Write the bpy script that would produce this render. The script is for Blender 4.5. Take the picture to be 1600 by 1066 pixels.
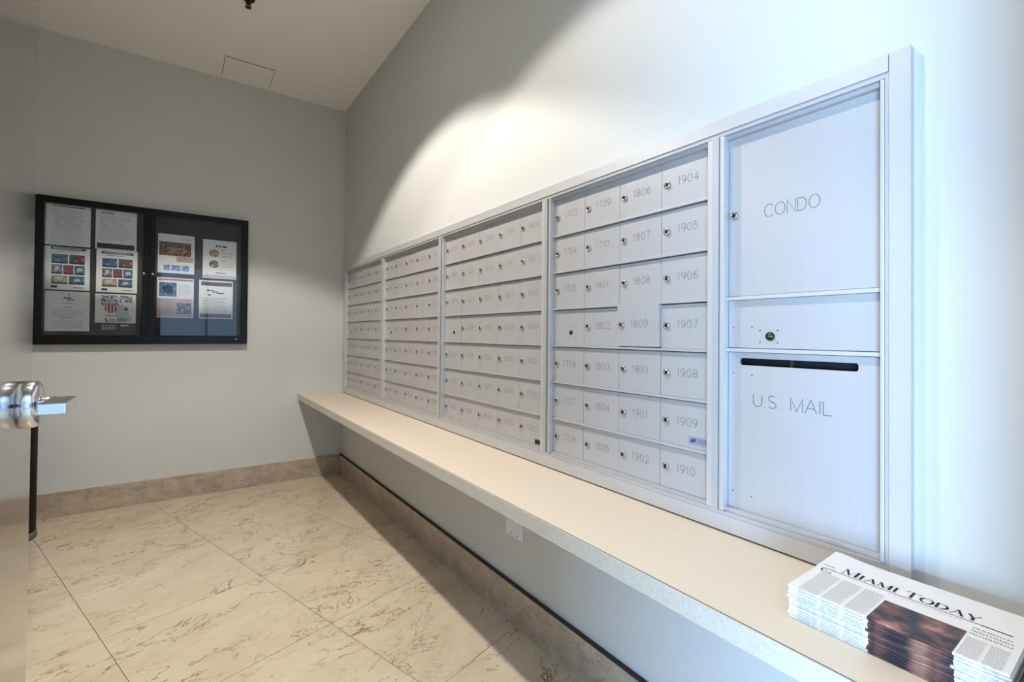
import bpy, math, random
from mathutils import Vector, Matrix

random.seed(7)
scene = bpy.context.scene
for o in list(bpy.data.objects):
    bpy.data.objects.remove(o, do_unlink=True)
COL = scene.collection

# ------------------------------------------------------------------ camera
YAW, PITCH, ROLL = 0.6155, 0.0112, 0.0090
FPX, SHY = 738.51, -17.80
CAM = Vector((-1.1687, -4.1996, 1.2))
fw = Vector((math.sin(YAW) * math.cos(PITCH), math.cos(YAW) * math.cos(PITCH), math.sin(PITCH)))
rt = Vector((math.cos(YAW), -math.sin(YAW), 0))
up = rt.cross(fw)
cr, sr = math.cos(ROLL), math.sin(ROLL)
r2 = cr * rt + sr * up
u2 = -sr * rt + cr * up
cd = bpy.data.cameras.new('camera')
cam = bpy.data.objects.new('camera', cd)
COL.objects.link(cam)
m = Matrix((r2, u2, -fw)).transposed().to_4x4()
m.translation = CAM
cam.matrix_world = m
cd.sensor_fit = 'HORIZONTAL'
cd.sensor_width = 36.0
cd.lens = 36.0 * FPX / 1600.0
cd.shift_y = SHY / 1600.0
cd.clip_start = 0.02
cd.clip_end = 200
scene.camera = cam

# ------------------------------------------------------------------ world, lights, exposure
w = bpy.data.worlds.new('daylight_sky')
scene.world = w
w.use_nodes = True
bg = w.node_tree.nodes['Background']
bg.inputs['Color'].default_value = (0.50, 0.72, 1.0, 1)
bg.inputs['Strength'].default_value = 1.2

DAY_FAR, DAY_LEFT, SPOT_W = 24.0, 720.0, 215.0


def area(name, loc, rot, sx, sy, power, color):
    l = bpy.data.lights.new(name, 'AREA')
    l.shape = 'RECTANGLE'
    l.size, l.size_y = sx, sy
    l.energy = power
    l.color = color
    o = bpy.data.objects.new(name, l)
    o.location = loc
    o.rotation_euler = rot
    COL.objects.link(o)
    return o


# daylight standing in the two glazed walls of the lobby behind the open door
area('lobby_window_daylight', (-4.55, -6.45, 0.62), (0, math.radians(-90), 0), 1.1, 2.6, DAY_LEFT, (0.37, 0.62, 1.0))
area('lobby_glazing_daylight', (-1.3, -8.35, 1.45), (math.radians(90), 0, 0), 3.6, 2.5, DAY_FAR, (0.37, 0.62, 1.0))

scene.view_settings.view_transform = 'Standard'
scene.view_settings.look = 'None'
scene.view_settings.gamma = 1.0
scene.view_settings.use_curve_mapping = False
scene.view_settings.exposure = 0.0

# ------------------------------------------------------------------ materials


def newmat(name):
    mt = bpy.data.materials.new(name)
    mt.use_nodes = True
    nt = mt.node_tree
    return mt, nt, nt.nodes['Principled BSDF']


def lin(c):
    return tuple(((v / 255) / 12.92 if v <= 10 else (((v / 255) + 0.055) / 1.055) ** 2.4) for v in c)


def plain(name, rgb, rough=0.6, metal=0.0, noise=0.0, nscale=30.0, bump=0.0, spec=0.5, stretch=(1, 1, 1)):
    mt, nt, b = newmat(name)
    c = lin(rgb)
    b.inputs['Base Color'].default_value = (*c, 1)
    b.inputs['Roughness'].default_value = rough
    b.inputs['Metallic'].default_value = metal
    b.inputs['Specular IOR Level'].default_value = spec
    if noise or bump:
        tc = nt.nodes.new('ShaderNodeTexCoord')
        mp = nt.nodes.new('ShaderNodeMapping')
        mp.inputs['Scale'].default_value = stretch
        nz = nt.nodes.new('ShaderNodeTexNoise')
        nz.inputs['Scale'].default_value = nscale
        nz.inputs['Detail'].default_value = 4
        nt.links.new(tc.outputs['Object'], mp.inputs['Vector'])
        nt.links.new(mp.outputs['Vector'], nz.inputs['Vector'])
        if noise:
            rp = nt.nodes.new('ShaderNodeMapRange')
            rp.inputs['To Min'].default_value = 1 - noise
            rp.inputs['To Max'].default_value = 1 + noise
            rp.inputs['From Min'].default_value = 0.25
            rp.inputs['From Max'].default_value = 0.75
            nt.links.new(nz.outputs['Fac'], rp.inputs['Value'])
            mx = nt.nodes.new('ShaderNodeVectorMath')
            mx.operation = 'SCALE'
            mx.inputs[0].default_value = c
            nt.links.new(rp.outputs['Result'], mx.inputs['Scale'])
            nt.links.new(mx.outputs['Vector'], b.inputs['Base Color'])
        if bump:
            bp = nt.nodes.new('ShaderNodeBump')
            bp.inputs['Strength'].default_value = bump
            bp.inputs['Distance'].default_value = 0.002
            nt.links.new(nz.outputs['Fac'], bp.inputs['Height'])
            nt.links.new(bp.outputs['Normal'], b.inputs['Normal'])
    return mt


def marble(name, base, light, vein, rough, scale=1.0, rot=0.0, vamt=0.8):
    mt, nt, b = newmat(name)
    N, L = nt.nodes, nt.links
    tc = N.new('ShaderNodeTexCoord')
    oi = N.new('ShaderNodeObjectInfo')
    geo = N.new('ShaderNodeNewGeometry')
    cmb = N.new('ShaderNodeCombineXYZ')
    mul = N.new('ShaderNodeMath'); mul.operation = 'MULTIPLY'; mul.inputs[1].default_value = 37.0
    L.new(oi.outputs['Random'], mul.inputs[0])
    L.new(mul.outputs[0], cmb.inputs['X']); L.new(mul.outputs[0], cmb.inputs['Z'])
    add = N.new('ShaderNodeVectorMath'); add.operation = 'ADD'
    r0 = N.new('ShaderNodeVectorRotate'); r0.rotation_type = 'Z_AXIS'; r0.inputs['Angle'].default_value = rot
    L.new(geo.outputs['Position'], r0.inputs['Vector'])
    L.new(r0.outputs[0], add.inputs[0]); L.new(cmb.outputs[0], add.inputs[1])
    mp = N.new('ShaderNodeMapping'); mp.inputs['Scale'].default_value = (0.68 * scale, 1.1 * scale, 1.1 * scale)
    L.new(add.outputs[0], mp.inputs['Vector'])

    def noise(s, d, dist=0.0, rough_=0.55):
        n = N.new('ShaderNodeTexNoise')
        n.inputs['Scale'].default_value = s; n.inputs['Detail'].default_value = d
        n.inputs['Distortion'].default_value = dist; n.inputs['Roughness'].default_value = rough_
        L.new(mp.outputs[0], n.inputs['Vector'])
        return n.outputs['Fac']

    def band(fac, half, soft):
        s = N.new('ShaderNodeMath'); s.operation = 'SUBTRACT'; s.inputs[1].default_value = 0.5
        L.new(fac, s.inputs[0])
        a = N.new('ShaderNodeMath'); a.operation = 'ABSOLUTE'; L.new(s.outputs[0], a.inputs[0])
        r = N.new('ShaderNodeMapRange')
        r.inputs['From Min'].default_value = half; r.inputs['From Max'].default_value = soft
        r.inputs['To Min'].default_value = 1.0; r.inputs['To Max'].default_value = 0.0
        L.new(a.outputs[0], r.inputs['Value'])
        return r.outputs[0]

    v1 = band(noise(3.2, 6, 0.6, 0.62), 0.0015, 0.008)
    v2 = band(noise(6.5, 5, 0.9, 0.6), 0.0015, 0.010)
    msk = N.new('ShaderNodeMapRange'); msk.inputs['From Min'].default_value = 0.45; msk.inputs['From Max'].default_value = 0.68
    L.new(noise(2.3, 2), msk.inputs['Value'])
    m2 = N.new('ShaderNodeMath'); m2.operation = 'MULTIPLY'; L.new(v2, m2.inputs[0]); L.new(msk.outputs[0], m2.inputs[1])
    msk1 = N.new('ShaderNodeMapRange'); msk1.inputs['From Min'].default_value = 0.36; msk1.inputs['From Max'].default_value = 0.62
    L.new(noise(4.1, 3), msk1.inputs['Value'])
    m1 = N.new('ShaderNodeMath'); m1.operation = 'MULTIPLY'; L.new(v1, m1.inputs[0]); L.new(msk1.outputs[0], m1.inputs[1])
    mxv = N.new('ShaderNodeMath'); mxv.operation = 'MAXIMUM'; L.new(m1.outputs[0], mxv.inputs[0]); L.new(m2.outputs[0], mxv.inputs[1])
    am = N.new('ShaderNodeMath'); am.operation = 'MULTIPLY'; am.inputs[1].default_value = vamt; L.new(mxv.outputs[0], am.inputs[0])
    mr = N.new('ShaderNodeMapRange'); mr.inputs['From Min'].default_value = 0.3; mr.inputs['From Max'].default_value = 0.7
    L.new(noise(5.0, 8, 0.4, 0.65), mr.inputs['Value'])
    c1 = N.new('ShaderNodeMix'); c1.data_type = 'RGBA'
    c1.inputs['A'].default_value = (*lin(base), 1); c1.inputs['B'].default_value = (*lin(light), 1)
    L.new(mr.outputs[0], c1.inputs['Factor'])
    c2 = N.new('ShaderNodeMix'); c2.data_type = 'RGBA'
    c2.inputs['B'].default_value = (*lin(vein), 1)
    L.new(c1.outputs['Result'], c2.inputs['A']); L.new(am.outputs[0], c2.inputs['Factor'])
    L.new(c2.outputs['Result'], b.inputs['Base Color'])
    b.inputs['Roughness'].default_value = rough
    return mt


def photo_mat(name, cols, scale=60, rough=0.5):
    mt, nt, b = newmat(name)
    N, L = nt.nodes, nt.links
    tc = N.new('ShaderNodeTexCoord')
    n = N.new('ShaderNodeTexNoise'); n.inputs['Scale'].default_value = scale; n.inputs['Detail'].default_value = 3
    L.new(tc.outputs['Object'], n.inputs['Vector'])
    r = N.new('ShaderNodeValToRGB')
    el = r.color_ramp.elements
    el[0].position = 0.3; el[0].color = (*lin(cols[0]), 1)
    el[1].position = 0.72; el[1].color = (*lin(cols[-1]), 1)
    for i, c in enumerate(cols[1:-1]):
        e = el.new(0.3 + 0.42 * (i + 1) / (len(cols) - 1)); e.color = (*lin(c), 1)
    L.new(n.outputs['Fac'], r.inputs['Fac']); L.new(r.outputs['Color'], b.inputs['Base Color'])
    b.inputs['Roughness'].default_value = rough
    return mt


M = {}
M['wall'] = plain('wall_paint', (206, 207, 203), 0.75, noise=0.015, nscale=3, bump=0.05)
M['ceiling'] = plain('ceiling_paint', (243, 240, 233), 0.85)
M['wall_bounce_cut'] = plain('bounce_cut_grey', (150, 150, 148), 0.75)  # unseen left wall only: darker than the other walls to lower bounced light
M['floor'] = marble('beige_marble', (196, 179, 152), (214, 200, 176), (98, 72, 48), 0.12, 1.0, math.radians(-17.4))
M['base'] = marble('brown_marble', (158, 141, 122), (196, 181, 162), (92, 72, 55), 0.3, 3.0, 0.0, 0.85)
M['base_side'] = marble('brown_marble_side', (158, 141, 122), (196, 181, 162), (92, 72, 55), 0.3, 3.0, math.radians(90), 0.85)
M['grout'] = plain('grout', (120, 98, 72), 0.9)
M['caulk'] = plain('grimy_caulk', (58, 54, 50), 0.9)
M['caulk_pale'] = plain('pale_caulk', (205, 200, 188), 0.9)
M['alu'] = plain('anodised_aluminium', (190, 189, 189), 0.42, 0.25, noise=0.02, nscale=8, stretch=(1, 60, 0.3))
M['alu_door'] = plain('anodised_door', (190, 188, 187), 0.40, 0.25, noise=0.025, nscale=6, stretch=(1, 40, 0.6))
M['alu_trim'] = plain('trim_aluminium', (203, 202, 201), 0.42, 0.3)
M['shadowgap'] = plain('dark_recess', (42, 42, 44), 0.8)
M['black'] = plain('black_void', (6, 6, 8), 0.6)
M['engrave'] = plain('engraved_grey', (108, 108, 112), 0.7)
M['chrome'] = plain('lock_nickel', (190, 186, 180), 0.22, 0.9)
M['keyhole'] = plain('keyhole_dark', (38, 34, 32), 0.4, 0.3)
M['laminate'] = plain('cream_laminate', (216, 203, 183), 0.5, noise=0.03, nscale=160)
M['edge'] = plain('speckled_edge', (204, 199, 188), 0.55, noise=0.10, nscale=140)
M['seam'] = plain('edge_seam', (70, 62, 52), 0.8)
M['steel'] = plain('brushed_steel', (212, 212, 214), 0.11, 1.0, noise=0.03, nscale=5, stretch=(1, 0.3, 30))
M['steel_bright'] = plain('polished_steel', (225, 225, 228), 0.16, 1.0)
M['bin'] = plain('black_plastic', (8, 8, 8), 0.6, spec=0.2)
M['binbase'] = plain('grey_rubber', (110, 108, 102), 0.7)
M['boardframe'] = plain('black_board_frame', (6, 6, 8), 0.28, spec=0.3)
M['boardback'] = plain('charcoal_felt', (62, 61, 60), 0.95, noise=0.12, nscale=250)
M['paper'] = plain('white_paper', (248, 248, 248), 0.7)
M['ink'] = plain('grey_ink', (135, 135, 138), 0.8)
M['ink_dark'] = plain('dark_ink', (52, 50, 54), 0.8)
M['navy'] = plain('navy_print', (30, 38, 82), 0.7)
M['teal'] = plain('teal_print', (32, 86, 92), 0.7)
M['orange'] = plain('orange_print', (226, 150, 70), 0.7)
M['red'] = plain('red_print', (178, 44, 60), 0.7)
M['redtext'] = plain('brick_print', (190, 110, 104), 0.7)
M['pale'] = plain('pale_grey_print', (206, 206, 212), 0.7)
M['pinkgrey'] = plain('pink_grey_print', (208, 188, 184), 0.7)
M['gold'] = plain('gold_print', (222, 180, 110), 0.6)
M['blueicon'] = photo_mat('blue_icon_print', [(40, 70, 130), (110, 150, 200), (235, 238, 245)], 90)
M['ph_blue'] = photo_mat('blue_photo', [(20, 52, 84), (40, 96, 130), (70, 130, 160), (190, 160, 130)], 45)
M['ph_red'] = photo_mat('red_photo', [(24, 60, 90), (40, 90, 110), (150, 70, 66), (220, 180, 160)], 60)
M['ph_tan'] = photo_mat('tan_photo', [(60, 60, 60), (150, 130, 90), (214, 196, 150), (70, 110, 130)], 50)
M['ph_party'] = photo_mat('party_photo', [(20, 18, 20), (60, 44, 34), (150, 110, 70), (230, 200, 150)], 80)
M['ph_food'] = photo_mat('food_photo', [(30, 26, 24), (140, 104, 70), (220, 200, 170), (60, 90, 80)], 70)
M['ph_floral'] = photo_mat('floral_print', [(40, 30, 28), (120, 56, 48), (70, 80, 50), (200, 160, 140)], 120)
M['ph_grey'] = photo_mat('grey_photo', [(40, 44, 48), (110, 116, 120), (220, 225, 230)], 60)
M['news'] = plain('newsprint', (226, 224, 222), 0.8, noise=0.02, nscale=40)
M['newsink'] = plain('newsprint_grey_text', (196, 194, 194), 0.85)
M['newsdark'] = plain('newsprint_black', (22, 22, 26), 0.8)
M['news_photo'] = photo_mat('newsprint_photo', [(24, 21, 28), (46, 36, 42), (112, 74, 64), (188, 140, 120)], 24)
M['plate'] = plain('white_plastic', (232, 232, 235), 0.4)
M['brass'] = plain('dark_bronze', (60, 56, 46), 0.35, 0.8)
M['tag'] = plain('violet_grey_tag', (150, 146, 172), 0.5)
M['lamp_white'] = plain('white_reflector', (235, 232, 225), 0.3)


def glass_mat(name, rough=0.0, ior=1.5):
    mt = bpy.data.materials.new(name); mt.use_nodes = True
    nt = mt.node_tree; N, L = nt.nodes, nt.links
    N.clear()
    out = N.new('ShaderNodeOutputMaterial')
    tr = N.new('ShaderNodeBsdfTransparent'); tr.inputs['Color'].default_value = (0.99, 1, 1, 1)
    gl = N.new('ShaderNodeBsdfGlossy'); gl.inputs['Roughness'].default_value = rough
    fr = N.new('ShaderNodeFresnel'); fr.inputs['IOR'].default_value = ior
    mx = N.new('ShaderNodeMixShader')
    L.new(fr.outputs[0], mx.inputs[0]); L.new(tr.outputs[0], mx.inputs[1]); L.new(gl.outputs[0], mx.inputs[2])
    L.new(mx.outputs[0], out.inputs['Surface'])
    return mt


M['glass'] = glass_mat('clear_glazing', 0.01, 1.48)


def emit_mat(name, rgb, s):
    mt = bpy.data.materials.new(name); mt.use_nodes = True
    nt = mt.node_tree; nt.nodes.clear()
    out = nt.nodes.new('ShaderNodeOutputMaterial'); e = nt.nodes.new('ShaderNodeEmission')
    e.inputs['Color'].default_value = (*rgb, 1); e.inputs['Strength'].default_value = s
    nt.links.new(e.outputs[0], out.inputs['Surface'])
    return mt


M['lamp'] = emit_mat('lamp_glow', (1.0, 0.9, 0.76), 60)

# ------------------------------------------------------------------ mesh helpers
WL = {}


class MB:
    def __init__(s):
        s.v, s.f, s.sm = [], [], []

    def add(s, vs, fs, smooth=False):
        b = len(s.v)
        s.v += [tuple(p) for p in vs]
        s.f += [tuple(b + i for i in f) for f in fs]
        s.sm += [smooth] * len(fs)
        return s

    def box(s, x0, x1, y0, y1, z0, z1):
        x0, x1 = sorted((x0, x1)); y0, y1 = sorted((y0, y1)); z0, z1 = sorted((z0, z1))
        return s.add([(x0, y0, z0), (x1, y0, z0), (x1, y1, z0), (x0, y1, z0), (x0, y0, z1), (x1, y0, z1), (x1, y1, z1), (x0, y1, z1)],
                     [(0, 3, 2, 1), (4, 5, 6, 7), (0, 1, 5, 4), (1, 2, 6, 5), (2, 3, 7, 6), (3, 0, 4, 7)])

    def bbox(s, x0, x1, y0, y1, z0, z1, b):
        """box with chamfered edges"""
        x0, x1 = sorted((x0, x1)); y0, y1 = sorted((y0, y1)); z0, z1 = sorted((z0, z1))
        import bmesh
        bm = bmesh.new()
        r = bmesh.ops.create_cube(bm, size=1)
        for v in bm.verts:
            v.co = Vector(((x0 + x1) / 2 + v.co.x * (x1 - x0), (y0 + y1) / 2 + v.co.y * (y1 - y0), (z0 + z1) / 2 + v.co.z * (z1 - z0)))
        bmesh.ops.bevel(bm, geom=bm.edges[:], offset=b, segments=2, affect='EDGES', profile=0.7)
        bm.verts.index_update()
        s.add([v.co[:] for v in bm.verts], [[v.index for v in f.verts] for f in bm.faces])
        bm.free()
        return s

    def prism(s, pts, d0, d1, axis=2):
        """polygon pts (CCW) in the plane perpendicular to axis, extruded d0..d1"""
        def P(a, b, c):
            return (a, b, c) if axis == 2 else ((c, a, b) if axis == 0 else (a, c, b))
        n = len(pts)
        vs = [P(a, b, d0) for a, b in pts] + [P(a, b, d1) for a, b in pts]
        fs = [tuple(range(n))[::-1], tuple(range(n, 2 * n))] + [(i, (i + 1) % n, n + (i + 1) % n, n + i) for i in range(n)]
        return s.add(vs, fs)

    def lathe(s, prof, c, axis=2, n=24, smooth=True, sx=1.0, sy=1.0):
        """prof: list of (radius, height) revolved about the axis through c"""
        vs, fs = [], []
        for r, h in prof:
            for i in range(n):
                a = 2 * math.pi * i / n
                p = [r * math.cos(a) * sx, r * math.sin(a) * sy, h]
                if axis == 0: p = [p[2], p[0], p[1]]
                if axis == 1: p = [p[0], p[2], p[1]]
                vs.append((p[0] + c[0], p[1] + c[1], p[2] + c[2]))
        k = len(prof)
        for j in range(k - 1):
            for i in range(n):
                fs.append((j * n + i, j * n + (i + 1) % n, (j + 1) * n + (i + 1) % n, (j + 1) * n + i))
        fs.append(tuple(range(n))[::-1]); fs.append(tuple(range((k - 1) * n, k * n)))
        return s.add(vs, fs, smooth)

    def quad(s, a, b, c, d):
        return s.add([a, b, c, d], [(0, 1, 2, 3)])

    def mesh(s, name, mat, origin):
        me = bpy.data.meshes.new(name)
        ox = Vector(origin)
        me.from_pydata([(p[0] - ox.x, p[1] - ox.y, p[2] - ox.z) for p in s.v], [], s.f)
        me.materials.append(M[mat])
        me.polygons.foreach_set('use_smooth', s.sm)
        me.update()
        import bmesh
        bm = bmesh.new(); bm.from_mesh(me)
        bmesh.ops.recalc_face_normals(bm, faces=bm.faces[:])
        bm.to_mesh(me); bm.free()
        return me

    def build(s, name, mat, parent=None, label=None, fixn=True):
        xs, ys, zs = zip(*s.v)
        og = ((min(xs) + max(xs)) / 2, (min(ys) + max(ys)) / 2, min(zs) if parent is None else (min(zs) + max(zs)) / 2)
        return inst(s.mesh(name, mat, og), name, og, parent, label)


def inst(me, name, loc, parent=None, label=None):
    o = bpy.data.objects.new(name, me)
    COL.objects.link(o)
    o.parent = parent
    pl = WL[parent] if parent else Vector((0, 0, 0))
    o.location = Vector(loc) - pl
    WL[o] = Vector(loc)
    if label: o['label'] = label
    return o


def thing(name, loc, label, cat, group=None, kind=None):
    o = bpy.data.objects.new(name, None)
    o.empty_display_size = 0.05
    COL.objects.link(o)
    o.location = loc
    WL[o] = Vector(loc)
    return tag(o, label, cat, group, kind)


def tag(o, label, cat, group=None, kind=None):
    o['label'] = label
    o['category'] = cat
    if group: o['group'] = group
    if kind: o['kind'] = kind
    return o


# ------------------------------------------------------------------ stroke lettering


def arc(cx, cy, rx, ry, a0, a1, n=10):
    return [(cx + rx * math.cos(math.radians(a0 + (a1 - a0) * i / n)), cy + ry * math.sin(math.radians(a0 + (a1 - a0) * i / n))) for i in range(n + 1)]


G = {
    '0': (0.62, [arc(.31, .5, .31, .5, 0, 360, 18)]),
    '1': (0.30, [[(0.0, .80), (.20, 1), (.20, 0)]]),
    '2': (0.60, [arc(.30, .70, .28, .30, 165, -35, 10) + [(.02, 0), (.60, 0)]]),
    '3': (0.60, [arc(.28, .75, .25, .25, 150, -90, 10), arc(.28, .26, .30, .26, 90, -150, 10)]),
    '4': (0.64, [[(.46, 0), (.46, 1), (.0, .28), (.64, .28)]]),
    '5': (0.60, [[(.54, 1), (.12, 1), (.06, .54)] + arc(.29, .32, .30, .32, 125, -150, 12)]),
    '6': (0.60, [arc(.30, .31, .29, .31, 0, 360, 16), arc(.52, .31, .51, .69, 180, 95, 8)]),
    '7': (0.58, [[(0, 1), (.58, 1), (.20, 0)]]),
    '8': (0.60, [arc(.30, .75, .24, .25, 0, 360, 14), arc(.30, .255, .29, .255, 0, 360, 14)]),
    '9': (0.60, [arc(.30, .69, .29, .31, 0, 360, 16), arc(.08, .69, .51, .69, 0, -85, 8)]),
    'A': (0.80, [[(0, 0), (.40, 1), (.80, 0)], [(.14, .35), (.66, .35)]]),
    'C': (0.84, [arc(.46, .5, .46, .5, 42, 318, 16)]),
    'D': (0.78, [[(.3, 1), (0, 1), (0, 0), (.3, 0)], arc(.3, .5, .46, .5, 90, -90, 12)]),
    'E': (0.60, [[(.60, 1), (0, 1), (0, 0), (.60, 0)], [(0, .52), (.52, .52)]]),
    'G': (0.86, [arc(.46, .5, .46, .5, 42, 360, 16) + [(.55, .5)]]),
    'H': (0.72, [[(0, 0), (0, 1)], [(.72, 0), (.72, 1)], [(0, .52), (.72, .52)]]),
    'I': (0.06, [[(0.03, 0), (0.03, 1)]]),
    'L': (0.56, [[(0, 1), (0, 0), (.56, 0)]]),
    'M': (0.86, [[(0, 0), (0, 1), (.43, 0), (.86, 1), (.86, 0)]]),
    'N': (0.74, [[(0, 0), (0, 1), (.74, 0), (.74, 1)]]),
    'O': (0.92, [arc(.46, .5, .46, .5, 0, 360, 20)]),
    'P': (0.62, [[(0, 0), (0, 1), (.36, 1)] + arc(.36, .74, .25, .26, 90, -90, 8) + [(0, .48)]]),
    'R': (0.68, [[(0, 0), (0, 1), (.36, 1)] + arc(.36, .74, .25, .26, 90, -90, 8) + [(0, .48)], [(.36, .48), (.66, 0)]]),
    'S': (0.66, [arc(.33, .75, .27, .25, 35, 270, 10) + arc(.33, .25, .31, .25, 90, -150, 10)]),
    'T': (0.70, [[(0, 1), (.70, 1)], [(.35, 1), (.35, 0)]]),
    'U': (0.72, [[(0, 1), (0, .34)] + arc(.36, .34, .36, .34, 180, 360, 10) + [(.72, 1)]]),
    '-': (0.36, [[(0, .48), (.36, .48)]]),
    '.': (0.10, [[(.02, 0.0), (.02, .06)]]),
    ',': (0.12, [[(.08, .08), (.02, -.14)]]),
    '$': (0.66, [arc(.33, .72, .27, .22, 35, 270, 10) + arc(.33, .28, .31, .22, 90, -150, 10), [(.33, 1.1), (.33, -.1)]]),
    ' ': (0.42, []),
}


def ribbon(mb, pts, ws, P0, R, U, lift):
    """pts in the (R,U) plane with a width per point, as a flat mitred ribbon"""
    n = len(pts)
    closed = (Vector(pts[0]) - Vector(pts[-1])).length < 1e-9 and n > 3
    Nn = R.cross(U).normalized() * lift
    L, Rr = [], []
    for i in range(n):
        p = Vector(pts[i])
        a = Vector(pts[i - 1]) if i > 0 else (Vector(pts[-2]) if closed else None)
        b = Vector(pts[i + 1]) if i < n - 1 else (Vector(pts[1]) if closed else None)
        d1 = (p - a).normalized() if a is not None else None
        d2 = (b - p).normalized() if b is not None else None
        if d1 is None: d1 = d2
        if d2 is None: d2 = d1
        t = d1 + d2
        t = t.normalized() if t.length > 1e-6 else d1
        nn = Vector((-t.y, t.x))
        k = max(0.45, abs(nn.dot(Vector((-d1.y, d1.x)))))
        h = ws[i] / 2 / k
        for lst, sgn in ((L, 1), (Rr, -1)):
            q = p + nn * h * sgn
            lst.append(P0 + R * q.x + U * q.y + Nn)
    for i in range(n - 1):
        mb.quad(L[i], Rr[i], Rr[i + 1], L[i + 1])


def text_width(t, h, gap):
    return sum(G[c][0] * h for c in t) + gap * h * (len(t) - 1)


def put_text(mb, t, P0, R, U, h, stroke, gap=0.22, lift=0.0004, wx=1.0):
    P0, R, U = Vector(P0), Vector(R), Vector(U)
    x = 0.0
    for c in t:
        wd, strokes = G[c]
        for s in strokes:
            pts = [((x + p[0] * h * wx), p[1] * h) for p in s]
            ribbon(mb, pts, [stroke] * len(pts), P0, R, U, lift)
        x += (wd + gap) * h * wx
    return x


# ------------------------------------------------------------------ the room shell
ZC = 3.136
YF = -4.18           # inner face of the wall with the door opening
XL = -2.2
DX0, DX1, DZ = -1.395, -0.44, 2.13   # door opening


def struct(o, label, cat='wall'):
    return tag(o, label, cat, kind='structure')


struct(MB().box(XL - .1, 0.12, 0, .1, 0, ZC).build('wall_back', 'wall'), 'pale grey painted back wall behind the notice board')
mb = MB()
HY0, HY1, HZ0, HZ1 = -3.886, -.112, .712, 1.754
mb.box(0, .12, YF - .14, 0, 0, HZ0).box(0, .12, YF - .14, 0, HZ1, ZC).box(0, .12, HY1, 0, HZ0, HZ1).box(0, .12, YF - .14, HY0, HZ0, HZ1)
struct(mb.build('wall_right', 'wall'), 'pale grey painted wall around the recessed mailboxes')
struct(MB().box(XL - .1, XL, YF - .14, 0, 0, ZC).build('wall_left', 'wall_bounce_cut'), 'unseen side wall behind the steel door, greyed to cut bounced light')
mb = MB()
mb.box(XL, DX0, YF - .14, YF, 0, ZC).box(DX1, 0, YF - .14, YF, 0, ZC).box(DX0, DX1, YF - .14, YF, DZ, ZC)
struct(mb.build('wall_front', 'wall'), 'painted wall with the entrance opening behind the camera')
struct(MB().box(XL - .1, .12, YF - .14, .1, ZC, ZC + .1).build('ceiling', 'ceiling'), 'off-white painted flat ceiling', 'ceiling')

# floor: mortar bed with marble tiles laid at an angle to the walls
fl = MB().box(XL - .1, .12, YF - .14, .1, -.1, -.004).build('floor', 'grout')
struct(fl, 'polished beige veined marble tile floor', 'floor')
TA = math.radians(17.4)
dn = Vector((math.cos(TA), math.sin(TA)))
dd = Vector((math.sin(TA), -math.cos(TA)))
PT, GAP = 0.6096, 0.0022


def clip(poly, ax, val, keep_less):
    out = []
    for i in range(len(poly)):
        a, b = poly[i], poly[(i + 1) % len(poly)]
        ia = (a[ax] <= val) == keep_less
        ib = (b[ax] <= val) == keep_less
        if ia: out.append(a)
        if ia != ib:
            t = (val - a[ax]) / (b[ax] - a[ax])
            out.append((a[0] + t * (b[0] - a[0]), a[1] + t * (b[1] - a[1])))
    return out


for i in range(-6, 8):
    for j in range(-6, 12):
        n0 = -1.862 + i * PT; e0 = 0.050 + j * PT
        a, b_, c, d = n0 + GAP / 2, n0 + PT - GAP / 2, e0 + GAP / 2, e0 + PT - GAP / 2
        poly = [tuple(dn * p + dd * q) for p, q in ((a, c), (a, d), (b_, d), (b_, c))]
        for ax, val, kl in ((0, XL, False), (0, -.001, True), (1, YF - .14, False), (1, -.001, True)):
            if poly: poly = clip(poly, ax, val, kl)
        if len(poly) < 3: continue
        ar = abs(sum(poly[k][0] * poly[(k + 1) % len(poly)][1] - poly[(k + 1) % len(poly)][0] * poly[k][1] for k in range(len(poly)))) / 2
        if ar < 0.004: continue
        MB().prism(poly, -.004, 0).build('floor_tile', 'floor', fl)

# marble skirting
bb = thing('baseboard_back', (-1.1, -.02, 0), 'brown marble skirting along the back wall', 'baseboard', kind='structure')
x = -.0215
while x > XL:
    x1 = max(x - .6096, XL)
    MB().box(x1 + .0003, x - .0003, -.02, -.0005, 0.0005, .158).build('skirting_tile', 'base', bb)
    x = x1
MB().box(XL, -.02, -.012, -.0005, .158, .162).build('caulk_line', 'caulk_pale', bb)
bb = thing('baseboard_right', (-.02, -2, 0), 'brown marble skirting under the long counter', 'baseboard', kind='structure')
y = -.0005
while y > YF:
    y1 = max(y - .6096, YF)
    MB().box(-.02, -.0005, y1 + .0003, y - .0003, 0.0005, .158).build('skirting_tile', 'base_side', bb)
    y = y1
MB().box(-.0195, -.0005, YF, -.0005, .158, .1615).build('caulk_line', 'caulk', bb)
bb = thing('baseboard_left', (XL, -2, 0), 'brown marble skirting hidden behind the steel door', 'baseboard', kind='structure')
MB().box(XL + .0005, XL + .02, YF, -.021, 0.0005, .158).build('skirting_tile', 'base_side', bb)

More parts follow.
